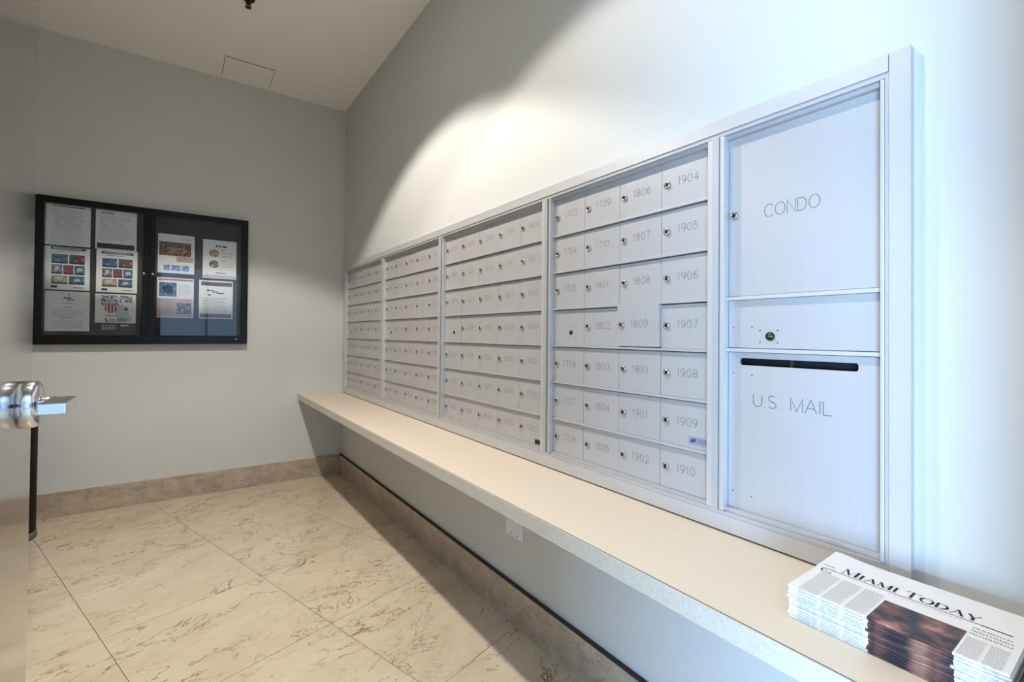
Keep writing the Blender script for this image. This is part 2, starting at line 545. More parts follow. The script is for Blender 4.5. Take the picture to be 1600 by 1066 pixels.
# ceiling access panel and sprinkler
ap = thing('access_panel', (-.765, -.195, ZC), 'square painted access panel flush in the ceiling', 'access panel')
MB().box(-.925, -.605, -.352, -.036, ZC - .0012, ZC - .0002).build('seam', 'seam', ap)
MB().box(-.923, -.6085, -.346, -.037, ZC - .004, ZC - .0013).build('panel', 'ceiling', ap)
MB().box(-.9235, -.9225, -.33, -.10, ZC - .0042, ZC - .0014).build('seam', 'seam', ap)
sp = thing('fire_sprinkler', (-.861, -1.087, ZC), 'dark bronze pendent fire sprinkler under the ceiling', 'sprinkler')
c = (-.861, -1.087, 0)
MB().lathe([(.034, ZC - .001), (.033, ZC - .006), (.018, ZC - .014), (.012, ZC - .014)], c).build('escutcheon', 'brass', sp)
MB().lathe([(.009, ZC - .012), (.009, ZC - .034), (.004, ZC - .036), (.004, ZC - .052)], c, n=12).build('body', 'brass', sp)
for s in (-1, 1):
    MB().box(c[0] + s * .012 - .002, c[0] + s * .012 + .002, c[1] - .003, c[1] + .003, ZC - .05, ZC - .018).build('frame_arm', 'brass', sp)
MB().lathe([(.015, ZC - .050), (.016, ZC - .053), (.004, ZC - .055)], c, n=16).build('deflector', 'brass', sp)

# two recessed downlights: the room's lamps


def downlight(LX, LY, label, power):
    dl = thing('downlight', (LX, LY, ZC), label, 'downlight', 'recessed downlights')
    mb = MB()
    n = 32
    for (ra, za), (rb, zb) in (((.085, ZC - .001), (.083, ZC - .006)), ((.083, ZC - .006), (.066, ZC - .006)), ((.066, ZC - .006), (.060, ZC - .002))):
        for i in range(n):
            a0, a1 = 2 * math.pi * i / n, 2 * math.pi * (i + 1) / n
            mb.quad((LX + ra * math.cos(a0), LY + ra * math.sin(a0), za), (LX + ra * math.cos(a1), LY + ra * math.sin(a1), za),
                    (LX + rb * math.cos(a1), LY + rb * math.sin(a1), zb), (LX + rb * math.cos(a0), LY + rb * math.sin(a0), zb))
    mb.build('trim_ring', 'lamp_white', dl)
    MB().lathe([(.055, ZC - .001), (.055, ZC - .003)], (LX, LY, 0), n=32).build('lamp_lens', 'lamp', dl)
    sl = bpy.data.lights.new('downlight_beam', 'SPOT')
    sl.energy = power
    sl.color = (1.0, 0.935, 0.865)
    sl.spot_size = math.radians(113)
    sl.spot_blend = 0.17
    sl.shadow_soft_size = 0.045
    so = bpy.data.objects.new('downlight_beam', sl)
    so.location = (LX, LY, ZC - .012)
    COL.objects.link(so)


downlight(-1.08, -1.93, 'round recessed downlight in the ceiling near the access panel', SPOT_W)
downlight(-1.06, -3.05, 'round recessed downlight in the ceiling near the entrance', SPOT_W * 0.5)

# ------------------------------------------------------------------ lobby outside the doorway (seen only in reflections and as light)
LY0, LY1, LX0, LX1 = -8.4, YF - .14, -4.6, 2.2
struct(MB().box(LX0 - .1, LX1 + .1, LY0 - .1, LY1, -.1, -.0005).build('floor_lobby', 'floor'), 'marble floor of the lobby beyond the doorway', 'floor')
struct(MB().box(LX0 - .1, LX1 + .1, LY0 - .1, LY1, 3.0, 3.1).build('ceiling_lobby', 'ceiling'), 'flat ceiling of the lobby beyond the doorway', 'ceiling')
mb = MB()
mb.box(LX1, LX1 + .1, LY0, LY1, 0, 3.0).box(LX0, XL - .1, LY1 - .1, LY1, 0, 3.0).box(.12, LX1, LY1 - .1, LY1, 0, 3.0)
mb.box(LX0, -3.2, LY0 - .1, LY0, 0, 3.0).box(.6, LX1, LY0 - .1, LY0, 0, 3.0).box(-3.2, .6, LY0 - .1, LY0, 2.75, 3.0)
mb.box(LX0 - .1, LX0, LY0, -8.1, 0, 3).box(LX0 - .1, LX0, -4.5, LY1, 0, 3).box(LX0 - .1, LX0, -8.1, -4.5, 2.75, 3)
struct(mb.build('wall_lobby', 'wall'), 'painted lobby walls with glazed openings beyond the doorway')
for nm, pieces, lab in (
    ('window_1', [((x - .03, x + .03), (LY0 - .06, LY0 - .01), (0, 2.75)) for x in (-3.17, -1.95, -.65, .57)] + [((-3.2, .6), (LY0 - .06, LY0 - .01), (0.0, .06)), ((-3.2, .6), (LY0 - .06, LY0 - .01), (2.69, 2.75))], 'glazed lobby wall facing the doorway'),
    ('window_2', [((LX0 - .06, LX0 - .01), (y - .03, y + .03), (0, 2.75)) for y in (-8.07, -6.9, -5.7, -4.53)] + [((LX0 - .06, LX0 - .01), (-8.1, -4.5), (0, .06)), ((LX0 - .06, LX0 - .01), (-8.1, -4.5), (2.69, 2.75))], 'glazed lobby side wall with grey frames')):
    wt = thing(nm, (pieces[0][0][0], pieces[0][1][0], 0), lab, 'window', kind='structure')
    for a, b_, c in pieces:
        MB().box(*a, *b_, *c).build('window_frame', 'seam', wt)

# ------------------------------------------------------------------ steel door, open on the left
DF = -1.347
door = thing('door_1', (DF, -3.7, 0), 'brushed stainless steel door standing open on the left', 'door', kind='structure')
MB().bbox(DF - .045, DF, -4.165, -3.2, .008, 2.11, .0015).build('leaf', 'steel', door)
lv = MB().lathe([(.033, DF + .0002), (.033, DF + .014), (.0315, DF + .018), (.027, DF + .0205), (.010, DF + .021)], (0, -3.262, 1.096), axis=0, n=40).build('lever_handle', 'steel_bright', door, 'polished steel lever handle')
MB().lathe([(.0085, DF + .015), (.0085, DF + .036)], (0, -3.264, 1.0972), axis=0, n=24).build('neck', 'steel_bright', lv)
MB().bbox(-1.3165, -1.2885, -3.346, -3.254, 1.0905, 1.1042, .0015).build('lever', 'steel_bright', lv)
for z in (.25, 1.05, 1.85):
    MB().lathe([(.008, z - .05), (.008, z + .05)], (DF + .006, -4.168, 0), n=12).build('hinge', 'steel_bright', door)

# black bin behind the door
bn = thing('waste_bin', (-2.0, -.36, 0), 'black waste bin peeking out behind the steel door edge', 'bin')
MB().lathe([(.150, .0), (.152, .035), (.148, .04)], (-1.975, -.345, 0), n=32).build('base_ring', 'binbase', bn)
MB().lathe([(.146, .04), (.147, .70), (.150, .705), (.150, .72), (.12, .76), (.03, .775)], (-1.975, -.345, 0), n=32).build('body', 'bin', bn)

# ------------------------------------------------------------------ counter
ct = thing('counter', (-.18, -2.1, .655), 'long cream laminate wall counter with speckled front edge', 'counter')
MB().box(-.352, -.0005, YF + .001, -.001, .657, .698).build('worktop', 'laminate', ct)
MB().box(-.3535, -.352, YF + .001, -.001, .657, .6975).build('edge_seam', 'seam', ct)
MB().box(-.357, -.3535, YF + .001, -.001, .655, .6968).build('edge_band', 'edge', ct)

# outlet plate under the counter
op = thing('outlet_plate', (0, -2.584, .41), 'white square two-gang plate on the wall under the counter', 'outlet plate')
MB().bbox(-.007, -.0005, -2.642, -2.526, .352, .468, .002).build('plate', 'plate', op)
for y in (-2.562, -2.606):
    MB().lathe([(.0035, -.0085), (.0035, -.006)], (0, y, .364), axis=0, n=12).build('screw', 'seam', op)
for y in (-2.562, -2.606):
    MB().bbox(-.0085, -.006, y - .016, y + .016, .378, .442, .001).build('socket_face', 'plate', op)

# ------------------------------------------------------------------ mailboxes
FR = -.020          # face of the surround
JB = -.0165         # face of the jambs
RL = -.003          # nose of the row ledges
DR = .006           # face of the doors
ZT, ZB = 1.722, .752
RP = .138
RZ = [1.7130 - RP * k for k in range(8)]
RZ[7] = .752
UNITS = [(-.135, -.9845, 5), (-1.0215, -1.8765, 5), (-1.9135, -2.7715, 5), (-2.8085, -3.477, 4)]
TW = (-3.514, -3.851)

# aluminium surround, one frame around all units
sf = thing('mailbox_surround', (FR, -2.0, .699), 'brushed aluminium surround framing the whole mailbox wall', 'frame')
MB().box(FR, -.0004, -3.8655, -.097, 1.733, 1.768).build('top_rail', 'alu_trim', sf)
MB().box(FR, -.0004, -3.8655, -.097, .7028, .742).build('bottom_rail', 'alu_trim', sf)
MB().box(FR + .007, -.0004, -3.895, -.100, .6984, .7028).build('shadow_gap', 'caulk', sf)
MB().box(FR + .001, -.0004, -.135, -.097, .742, 1.733).build('side_rail', 'alu_trim', sf)
MB().box(FR, -.0004, -3.901, -3.867, .7028, 1.7685).build('side_rail', 'alu_trim', sf)
MB().box(FR + .003, .0, -3.867, -.135, 1.7225, 1.7325).build('inner_lip', 'alu', sf)
MB().box(FR + .003, .0, -3.867, -.135, .7425, .7515).build('inner_lip', 'alu', sf)
for (a, b_) in ((-.9845, -1.0215), (-1.8765, -1.9135), (-2.7715, -2.8085), (-3.477, -3.514)):
    mid0, mid1 = a - .009, a - .026
    MB().box(FR + .0025, .002, mid0, mid1, .7515, 1.7225).build('mullion', 'alu', sf)
MB().box(FR + .003, .002, -3.8595, -3.8665, .7515, 1.7225).build('mullion', 'alu', sf)


def lock_mesh():
    me = MB().lathe([(.0105, 0), (.0105, -.0032), (.0085, -.0060), (.0062, -.0060), (.0056, -.0046), (.0015, -.0046)], (0, 0, 0), axis=0, n=20).mesh('lock', 'chrome', (0, 0, 0))
    kh = MB()
    kh.lathe([(.0048, -.0047), (.0046, -.0056), (.001, -.0056)], (0, 0, 0), axis=0, n=16)
    ks = kh.mesh('lock_core', 'keyhole', (0, 0, 0))
    ksl = MB().box(-.0062, -.0055, -.0009, .0009, -.004, .0035).mesh('keyhole', 'black', (0, 0, 0))
    return me, ks, ksl


LOCK, CORE, KEY = lock_mesh()


def seq(start_floor, start_no, count):
    f, n_ = start_floor, start_no
    out = []
    for _ in range(count):
        out.append('%d%02d' % (f, n_))
        n_ += 1
        if n_ > 10: f, n_ = f + 1, 1
    return out


NUMS = [seq(7, 1, 34), seq(10, 5, 34), seq(13, 9, 34), [s for s in seq(17, 3, 28) if s != '1903']]
ULAB = ['bank of small mailbox doors in the corner by the notice board',
        'second bank of mailbox doors counting from the back corner',
        'middle bank of five-column mailbox doors next to the 1703 to 1910 bank',
        'four-column bank of mailbox doors numbered 1703 to 1910 beside the CONDO locker']


def dot_plate(parent, pts, x, r=.0016, name='rivet', mat='black'):
    for (y, z) in pts:
        MB().lathe([(r, x - .0008), (r, x + .0002)], (0, y, z), axis=0, n=8).build(name, mat, parent)


def jambs(parent, y0, y1):
    MB().bbox(JB, DR + .012, y0, y0 - .008, ZB, ZT, .002).build('side_rail', 'alu_trim', parent)
    MB().bbox(JB, DR + .012, y1 + .007, y1, ZB, ZT, .002).build('side_rail', 'alu_trim', parent)


for ui, (y0, y1, nc) in enumerate(UNITS):
    u = thing('mailbox_unit', (.03, (y0 + y1) / 2, ZB), ULAB[ui], 'mailbox unit', 'mailbox banks in the aluminium surround')
    MB().box(DR + .012, .06, y0 - .001, y1 + .001, ZB, ZT).build('carcass', 'shadowgap', u)
    # jambs sit a little outside the doors
    MB().bbox(JB, DR + .012, y0 + .000, y0 - .0075, ZB, ZT, .002).build('side_rail', 'alu_trim', u)
    MB().bbox(JB, DR + .012, y1 + .0065, y1 - .0085, ZB, ZT, .002).build('side_rail', 'alu_trim', u)
    MB().box(RL - .004, DR + .012, y0 - .0075, y1 + .0065, ZT - .009, ZT).build('head_rail', 'alu', u)
    MB().box(RL - .004, DR + .012, y0 - .0075, y1 + .0065, ZB, ZB + .006).build('sill_rail', 'alu', u)
    d0, d1 = y0 - .0085, y1 + .0075
    cw = (d0 - d1) / nc
    for k in range(1, 7):
        MB().bbox(RL, DR + .012, d0, d1, RZ[k] - .0035, RZ[k] + .0035, .001).build('row_ledge', 'alu', u)
    heights = {}
    num_i = 0
    for ci in range(nc):
        for k in range(7):
            zt, zb = RZ[k] - .0066, RZ[k + 1] + (.0040 if k < 6 else .0068)
            if k == 0: zt = ZT - .0095
            ya, yb = d0 - ci * cw - .0008, d0 - (ci + 1) * cw + .0008
            key = (round(zt - zb, 5))
            if key not in heights:
                hh, ww = zt - zb, ya - yb
                heights[key] = MB().bbox(0, .006, -ww / 2, ww / 2, -hh / 2, hh / 2, .0006).mesh('door', 'alu_door', (0, 0, 0))
            yc, zc = (ya + yb) / 2, (zt + zb) / 2
            master = (ci == 0 and k == 3)
            dx = DR + random.uniform(-.0006, .0006)
            dz = 0
            if master:
                d = inst(heights[key], 'service_panel', (dx, yc, zc), u, 'blank panel with a round postal lock hole')
                lc = (ya - .095, zc - .018)
                MB().lathe([(.0085, dx - .0012), (.0085, dx)], (0, lc[0], lc[1]), axis=0, n=20).build('lock_hole', 'black', d)
                dot_plate(d, [(lc[0] - .016, lc[1] + .02), (lc[0] + .016, lc[1] + .02), (lc[0] - .016, lc[1] - .018), (lc[0] + .016, lc[1] - .018), (lc[0] + .030, lc[1] + .034), (lc[0] + .07, lc[1] + .034)], dx)
                continue
            num = NUMS[ui][num_i]; num_i += 1
            if ui == 3 and num == '1809':
                dx = RL - .0012; dz = .0035
            dm = heights[key]
            if dz:
                hh, ww = zt - zb, ya - yb
                dm = MB().bbox(0, DR + .006 - dx, -ww / 2, ww / 2, -hh / 2 - .001, hh / 2 + .001, .0006).mesh('door', 'alu_door', (0, 0, 0))
            d = inst(dm, 'door', (dx, yc, zc + dz), u, ('mailbox door numbered ' + num) if ui >= 2 else None)
            ly, lz = ya - .0195 + random.uniform(-.001, .001), (RZ[k] + RZ[k + 1]) / 2 + .002 + dz
            inst(LOCK, 'lock', (dx, ly, lz), d)
            core = inst(CORE, 'lock_core', (dx, ly, lz), d)
            kk = inst(KEY, 'keyhole', (dx, ly, lz), d)
            kk.rotation_euler = (random.uniform(-.5, .5), 0, 0)
            tb = MB()
            hN = .0225
            wN = text_width(num, hN, .26)
            put_text(tb, num, (dx, ya - .056, lz - hN / 2 + .003), (0, -1, 0), (0, 0, 1), hN, .0014, .26)
            tb.build('engraved_number', 'engrave', d)
    if ui == 3:
        tg = MB().box(DR - .0015, DR - .0007, -3.4015, -3.466, .9005, .921).build('maker_tag', 'tag', u, 'small violet-grey tag lettered AP')
        tb = MB(); put_text(tb, 'AP', (DR - .0016, -3.409, .9055), (0, -1, 0), (0, 0, 1), .010, .0028, .18); tb.build('lettering', 'navy', tg)
        tb = MB()
        for zz, ww in ((.9165, .030), (.912, .034), (.9075, .028)):
            tb.box(DR - .0020, DR - .0016, -3.430, -3.430 - ww, zz - .0007, zz + .0007)
        tb.build('small_print', 'engrave', tg)
    if ui == 2:
        MB().box(DR - .0015, DR - .0007, y1 + .066, y1 + .022, .7655, .784).build('maker_tag', 'brass', u, 'small dark metal tag')
    if ui == 1:
        MB().box(DR - .0015, DR - .0007, y1 + .045, y1 + .012, 1.586, 1.604).build('maker_tag', 'keyhole', u, 'small dark tag')
    if ui == 0:
        MB().box(DR - .0015, DR - .0007, y1 + .025, y1 + .012, .765, .790).build('maker_tag', 'keyhole', u, 'small dark tag')

# tall locker with the CONDO and U.S. MAIL panels
y0, y1 = TW
u = thing('mail_locker', (.03, (y0 + y1) / 2, ZB), 'tall aluminium locker lettered CONDO and U.S. MAIL', 'mail locker')
MB().box(DR + .03, .09, y0 - .001, y1 + .001, ZB, ZT).build('carcass', 'black', u)
MB().bbox(JB, DR + .03, y0 + .008, y0 - .004, ZB, ZT, .002).build('side_rail', 'alu_trim', u)
MB().bbox(JB, DR + .03, y1, y1 - .0075, ZB, ZT, .002).build('side_rail', 'alu_trim', u)
MB().box(RL - .004, DR + .03, y0 - .004, y1, ZT - .009, ZT).build('head_rail', 'alu', u)
MB().box(RL - .004, DR + .03, y0 - .004, y1, ZB, ZB + .010).build('sill_rail', 'alu', u)
da, db = y0 - .0052, y1 + .001
for zc in (1.2985, 1.1665):
    MB().bbox(RL - .002, DR + .012, da + .001, db - .001, zc - .0045, zc + .0045, .0015).build('row_ledge', 'alu_trim', u)
dA = MB().bbox(DR, DR + .006, da, db, 1.3045, ZT - .0095, .0008).build('door', 'alu_door', u, 'upper locker door engraved CONDO')
inst(LOCK, 'lock', (DR, -3.533, 1.514), dA); inst(CORE, 'lock_core', (DR, -3.533, 1.514), dA); inst(KEY, 'keyhole', (DR, -3.533, 1.514), dA)
tb = MB(); h = .030
wd = text_width('CONDO', h, .2); sc_ = .123 / wd
put_text(tb, 'CONDO', (DR, -3.610, 1.495), (0, -1, 0), (0, 0, 1), h, .0017, .2, wx=sc_)
tb.build('engraved_lettering', 'engrave', dA)
dB = MB().bbox(DR, DR + .006, da, db, 1.1725, 1.2935, .0008).build('service_panel', 'alu_door', u, 'blank locker panel with a round postal lock')
MB().lathe([(.0105, DR - .003), (.0105, DR)], (0, -3.625, 1.202), axis=0, n=24).build('lock', 'brass', dB)
MB().box(DR - .0036, DR - .003, -3.630, -3.620, 1.2005, 1.2035).build('keyhole', 'chrome', dB)
dot_plate(dB, [(-3.600, 1.2165), (-3.642, 1.2165), (-3.600, 1.187), (-3.642, 1.187), (-3.580, 1.2245), (-3.532, 1.2235)], DR)
mb = MB()
s0, s1, sz0, sz1 = -3.549, -3.807, 1.1285, 1.1465
zt, zb = 1.1605, ZB + .0105
mb.box(DR, DR + .006, da, db, sz1, zt).box(DR, DR + .006, da, db, zb, sz0).box(DR, DR + .006, da, s0, sz0, sz1).box(DR, DR + .006, s1, db, sz0, sz1)
cr_ = .0055
for yy, sy_ in ((s0, -1), (s1, 1)):
    for zz, sz_ in ((sz0, 1), (sz1, -1)):
        pts = [(yy, zz)] + [(yy + sy_ * cr_ * (1 - math.sin(a)), zz + sz_ * cr_ * (1 - math.cos(a))) for a in [math.pi / 2 * q / 5 for q in range(6)]]
        mb.prism(pts, DR + .00002, DR + .006, axis=0)
dC = mb.build('door', 'alu_door', u, 'lower locker panel with a long mail slot engraved U.S. MAIL')
MB().box(DR + .012, DR + .014, -3.664, -3.672, sz0, sz1).build('slot_divider', 'shadowgap', dC)
tb = MB(); h = .030
wd = text_width('U.S. MAIL', h, .2); sc_ = .173 / wd
adv = put_text(tb, 'U.S.', (DR, -3.584, 1.028), (0, -1, 0), (0, 0, 1), h, .0020, .2, wx=sc_) + .62 * h * sc_
tb.build('engraved_lettering', 'engrave', dC)['kind'] = 'stuff'
tb = MB(); put_text(tb, 'MAIL', (DR, -3.584 - adv, 1.028), (0, -1, 0), (0, 0, 1), h, .0020, .2, wx=sc_)
tb.build('engraved_lettering', 'engrave', dC)
dot_plate(dC, [(-3.532, 1.107), (-3.580, 1.104), (-3.532, .805), (-3.580, .802)], DR)

# ------------------------------------------------------------------ notice board on the back wall
BX0, BX1, BZ0, BZ1 = -1.912, -.733, 1.112, 2.062
nb = thing('notice_board', ((BX0 + BX1) / 2, 0, BZ0), 'black framed glazed notice board with two doors', 'notice board')
FW = .044
MB().bbox(BX0, BX1, -.050, -.0005, BZ1 - FW, BZ1, .006).build('frame_rail', 'boardframe', nb)
MB().bbox(BX0, BX1, -.050, -.0005, BZ0, BZ0 + .062, .006).build('frame_rail', 'boardframe', nb)
MB().bbox(BX0, BX0 + FW, -.050, -.0005, BZ0 + .055, BZ1 - .04, .004).build('frame_stile', 'boardframe', nb)
MB().bbox(BX1 - FW, BX1, -.050, -.0005, BZ0 + .055, BZ1 - .04, .004).build('frame_stile', 'boardframe', nb)
MB().bbox(-1.372, -1.340, -.050, -.004, BZ0 + .058, BZ1 - .042, .002).build('door_stile', 'boardframe', nb)
MB().bbox(-1.3385, -1.303, -.050, -.004, BZ0 + .058, BZ1 - .042, .002).build('door_stile', 'boardframe', nb)
MB().box(BX0 + .02, BX1 - .02, -.014, -.0008, BZ0 + .02, BZ1 - .02).build('backing', 'boardback', nb)
MB().box(BX0 + .036, -1.369, -.0445, -.0415, BZ0 + .056, BZ1 - .038).build('glass_pane', 'glass', nb)
MB().box(-1.306, BX1 - .036, -.0445, -.0415, BZ0 + .056, BZ1 - .038).build('glass_pane', 'glass', nb)
for kx in (-1.366, -1.3165):
    MB().lathe([(.009, -.0502), (.009, -.056), (.006, -.0585), (.001, -.0585)], (kx, 0, 1.603), axis=1, n=20).build('lock_knob', 'chrome', nb)
MB().box(-.815, -.797, -.0508, -.0502, 1.148, 1.152).build('maker_tag', 'chrome', nb)


class Sheet:
    def __init__(s, x0, z1, label, w=.2159, h=.2794, tilt=0.0):
        s.x0, s.z1, s.w, s.h = x0, z1, w, h
        s.o = MB().box(x0, x0 + w, -.0160, -.0152, z1 - h, z1).build('notice_sheet', 'paper')
        tag(s.o, label, 'paper notice', 'paper notices in the glazed board')
        s.n = 0

    def rects(s, name, mat, lst, lift=.0002, label=None):
        """rects in page fractions (u0,v0,u1,v1), v down from the top"""
        s.n += 1
        y = -.0161 - lift * 1.5
        mb = MB()
        for (a, b_, c, d) in lst:
            mb.box(s.x0 + a * s.w, s.x0 + c * s.w, y, -.01605, s.z1 - d * s.h, s.z1 - b_ * s.h)
        return mb.build(name, mat, s.o, label)

    def disc(s, name, mat, u, v, ru, rv, lift=.0003):
        mb = MB()
        pts = [(s.x0 + u * s.w + ru * s.w * math.cos(a), s.z1 - v * s.h + rv * s.h * math.sin(a)) for a in [2 * math.pi * i / 24 for i in range(24)]]
        mb.prism(pts, -.0161 - lift, -.01605, axis=1)
        return mb.build(name, mat, s.o)

    def poly(s, name, mat, pts, lift=.0003):
        mb = MB().prism([(s.x0 + u * s.w, s.z1 - v * s.h) for u, v in pts], -.0161 - lift, -.01605, axis=1)
        return mb.build(name, mat, s.o)

    def text(s, name, mat, t, u, v, hh, stroke, gap=.2, wx=1.0, lift=.0006):
        mb = MB()
        put_text(mb, t, (s.x0 + u * s.w, -.0162, s.z1 - v * s.h), (1, 0, 0), (0, 0, 1), hh * s.h, stroke, gap, lift, wx)
        return mb.build(name, mat, s.o)


def lines(u0, u1, v0, v1, n, th=.008, ragged=.25, center=False, rnd=random.Random(3)):
    out = []
    for i in range(n):
        v = v0 + (v1 - v0) * i / max(1, n - 1)
        e = u1 - (u1 - u0) * ragged * rnd.random()
        a = u0
        if center:
            dlt = (u1 - e) / 2; a, e = u0 + dlt, u1 - dlt
        x_ = a
        while x_ < e - .01:
            ww = rnd.uniform(.03, .09)
            out.append((x_, v - th / 2, min(x_ + ww, e), v + th / 2)); x_ += ww + .012
    return out


s = Sheet(-1.8670, 2.024, 'closely typed white notice, top left of the board')
s.rects('title', 'ink_dark', lines(.15, .88, .055, .055, 1, .022, 0))
s.rects('body_text', 'ink', lines(.12, .92, .14, .22, 3) + lines(.2, .92, .26, .62, 11) + lines(.12, .92, .66, .92, 7))
s = Sheet(-1.6265, 2.021, 'typed white notice with a dark footer strip, top of second column', h=.267)
s.rects('title', 'ink_dark', lines(.12, .5, .07, .10, 2, .014, .2))
s.rects('body_text', 'ink', lines(.1, .92, .16, .74, 15))
s.rects('footer', 'ink_dark', [(.04, .85, .95, .98)])


def poster(x0, z1, lab):
    s = Sheet(x0, z1, lab, h=.288)
    s.rects('banner', 'teal', [(.12, .045, .90, .10)])
    s.rects('banner_text', 'paper', lines(.18, .84, .072, .072, 1, .016, .05), .0006)
    s.rects('caption', 'ink', lines(.25, .72, .135, .135, 1, .012, .1))
    grid = [('ph_blue', .14, .20, .50, .41), ('ph_red', .53, .20, .88, .41), ('ph_grey', .14, .44, .38, .65), ('ph_red', .40, .44, .63, .65), ('ph_blue', .65, .44, .88, .65), ('ph_tan', .14, .68, .50, .87), ('ph_blue', .53, .68, .88, .87)]
    for i, (mt, a, b_, c, d) in enumerate(grid):
        ph = s.rects('picture', mt, [(a, b_, c, d)])
        MB().box(s.x0 + a * s.w, s.x0 + c * s.w, -.0170, -.0164, s.z1 - d * s.h, s.z1 - (d - .04) * s.h).build('caption_bar', 'ink_dark', ph)
    s.rects('figure', 'red', [(.70, .27, .78, .38), (.48, .47, .55, .62)], .0006)
    for (u_, v_, ru, rv) in ((.26, .52, .05, .045), (.77, .53, .075, .035), (.30, .745, .10, .035), (.71, .77, .08, .03)):
        s.disc('pale_figure', 'pale', u_, v_, ru, rv, .0012)
    s.rects('logo', 'navy', [(.13, .91, .27, .96)])
    s.rects('footer_text', 'orange', [(.62, .93, .89, .955)])


poster(-1.8670, 1.755, 'white poster of blue pictures in the left column')
poster(-1.6195, 1.752, 'white poster of blue pictures beside the board lock knobs')
s = Sheet(-1.8645, 1.457, 'white letter with centred lines, bottom left of the board', h=.258)
s.rects('letterhead', 'navy', [(.40, .15, .58, .18), (.48, .2, .64, .225), (.53, .06, .545, .12)])
s.rects('body_text', 'ink', lines(.38, .64, .30, .30, 1, .014, 0, True) + lines(.40, .62, .40, .40, 1, .014, 0, True) + lines(.12, .90, .47, .62, 4, .009, .3, True) + lines(.33, .68, .67, .67, 1, .014, 0, True) + lines(.14, .90, .74, .90, 4, .009, .3, True))
s = Sheet(-1.6225, 1.453, 'SHORT-TERM RENTALS ARE ILLEGAL flyer with a navy footer', w=.2145, h=.257)
s.rects('footer', 'navy', [(0, .765, 1, 1)])
s.rects('footer_text', 'pale', lines(.16, .55, .82, .94, 5, .012, .3) + [(.62, .81, .82, .85)], .0006)
s.poly('house_shape', 'pale', [(.93, .73), (.55, .70), (.45, .42), (.55, .30), (.72, .30)][::-1])
s.poly('roof_mark', 'navy', [(.70, .42), (.82, .42), (.76, .33)], .0008)
s.rects('striped_figure', 'red', [(.24, .32, .28, .45), (.31, .28, .36, .50), (.39, .28, .44, .50), (.47, .30, .51, .46)], .0007)
s.text('headline', 'navy', 'SHORT-TERM', .16, .115, .068, .0042, .22, 1.0, .001)
s.text('headline', 'navy', 'RENTALS ARE', .16, .205, .068, .0042, .22, .98, .001)
s.text('headline', 'navy', 'ILLEGAL', .16, .295, .068, .0042, .22, 1.0, .001)
s.rects('small_text', 'ink', [(.24, .565, .52, .585)])
s.text('fine_amount', 'ink_dark', '$20,000', .24, .735, .085, .0038, .22, 1.0, .001)

s = Sheet(-1.2915, 1.901, 'sheet with a gold 2023 party photograph')
s.rects('heading', 'ink', lines(.7, .9, .10, .10, 1, .012, 0))
s.rects('party_photo', 'ph_party', [(.03, .20, .90, .55)])
s.text('gold_digits', 'gold', '2023', .29, .47, .13, .0048, .16, .9, .001)
s.rects('text_block', 'pinkgrey', [(.50, .56, .97, .70)])
s.rects('block_text', 'redtext', lines(.53, .94, .585, .68, 5, .009), .0006)
s.rects('blue_pictures', 'blueicon', [(.16, .79, .33, .93), (.36, .79, .62, .93), (.65, .79, .85, .93)])
s = Sheet(-1.0245, 1.892, 'sheet with two round food pictures, right edge of the board', h=.288)
s.rects('title', 'ink_dark', [(.38, .13, .42, .18), (.43, .14, .54, .17), (.57, .14, .70, .18)])
s.disc('food_picture', 'ph_food', .33, .345, .15, .10)
s.disc('food_picture', 'ph_grey', .33, .63, .15, .10)
s.rects('text', 'ink', lines(.54, .68, .25, .25, 1, .018, 0) + lines(.54, .92, .32, .44, 4, .008) + lines(.54, .66, .54, .54, 1, .018, 0) + lines(.54, .92, .61, .70, 3, .008))
s.rects('link_text', 'redtext', [(.38, .84, .69, .865)])
s.rects('footer', 'pale', [(.0, .915, 1, .985)])
s = Sheet(-1.2925, 1.589, 'sheet with a round blue emblem and red typed block', h=.287)
s.rects('heading', 'redtext', [(.03, .03, .98, .07)])
s.rects('emblem_photo', 'ph_blue', [(.06, .12, .52, .47)])
s.disc('emblem', 'blueicon', .29, .295, .14, .11)
s.rects('text', 'pale', lines(.58, .95, .18, .40, 6, .016))
s.rects('text_block', 'pinkgrey', [(.0, .52, .97, .98)])
s.rects('block_text', 'redtext', lines(.12, .46, .57, .92, 11, .012), .0006)
s.rects('grey_photo', 'ph_grey', [(.53, .62, .92, .90)], .0007)
s = Sheet(-1.0445, 1.587, 'letter with flowered borders, bottom right of the board', h=.285)
s.rects('flower_border', 'ph_floral', [(.06, .04, .97, .14)])
s.rects('flower_border', 'ph_floral', [(.04, .875, .96, .975)])
s.rects('script_title', 'navy', [(.23, .25, .42, .275), (.38, .285, .56, .31), (.52, .315, .74, .34), (.26, .37, .34, .40), (.25, .23, .27, .31)])
s.rects('body_text', 'ink', lines(.12, .92, .46, .84, 12, .009))

# ------------------------------------------------------------------ newspapers on the counter
NX0, NX1, NY0, NY1 = -.266, -.060, -3.790, -4.068   # fold edge faces the room
NP = 12
PH = .058 / NP


def paper_profile(zb, x0, x1, t, bulge=0.0):
    """outer line from the back of the top sheet forward round the fold to the bottom: list of (x, z)"""
    pts = []
    for i in range(9):
        u_ = i / 8
        pts.append((x1 + (x0 + t / 2 - x1) * u_, zb + t))
    for i in range(1, 9):
        a = math.pi / 2 + math.pi * i / 8
        pts.append((x0 + t / 2 + t / 2 * math.cos(a), zb + t / 2 + t / 2 * math.sin(a)))
    return pts


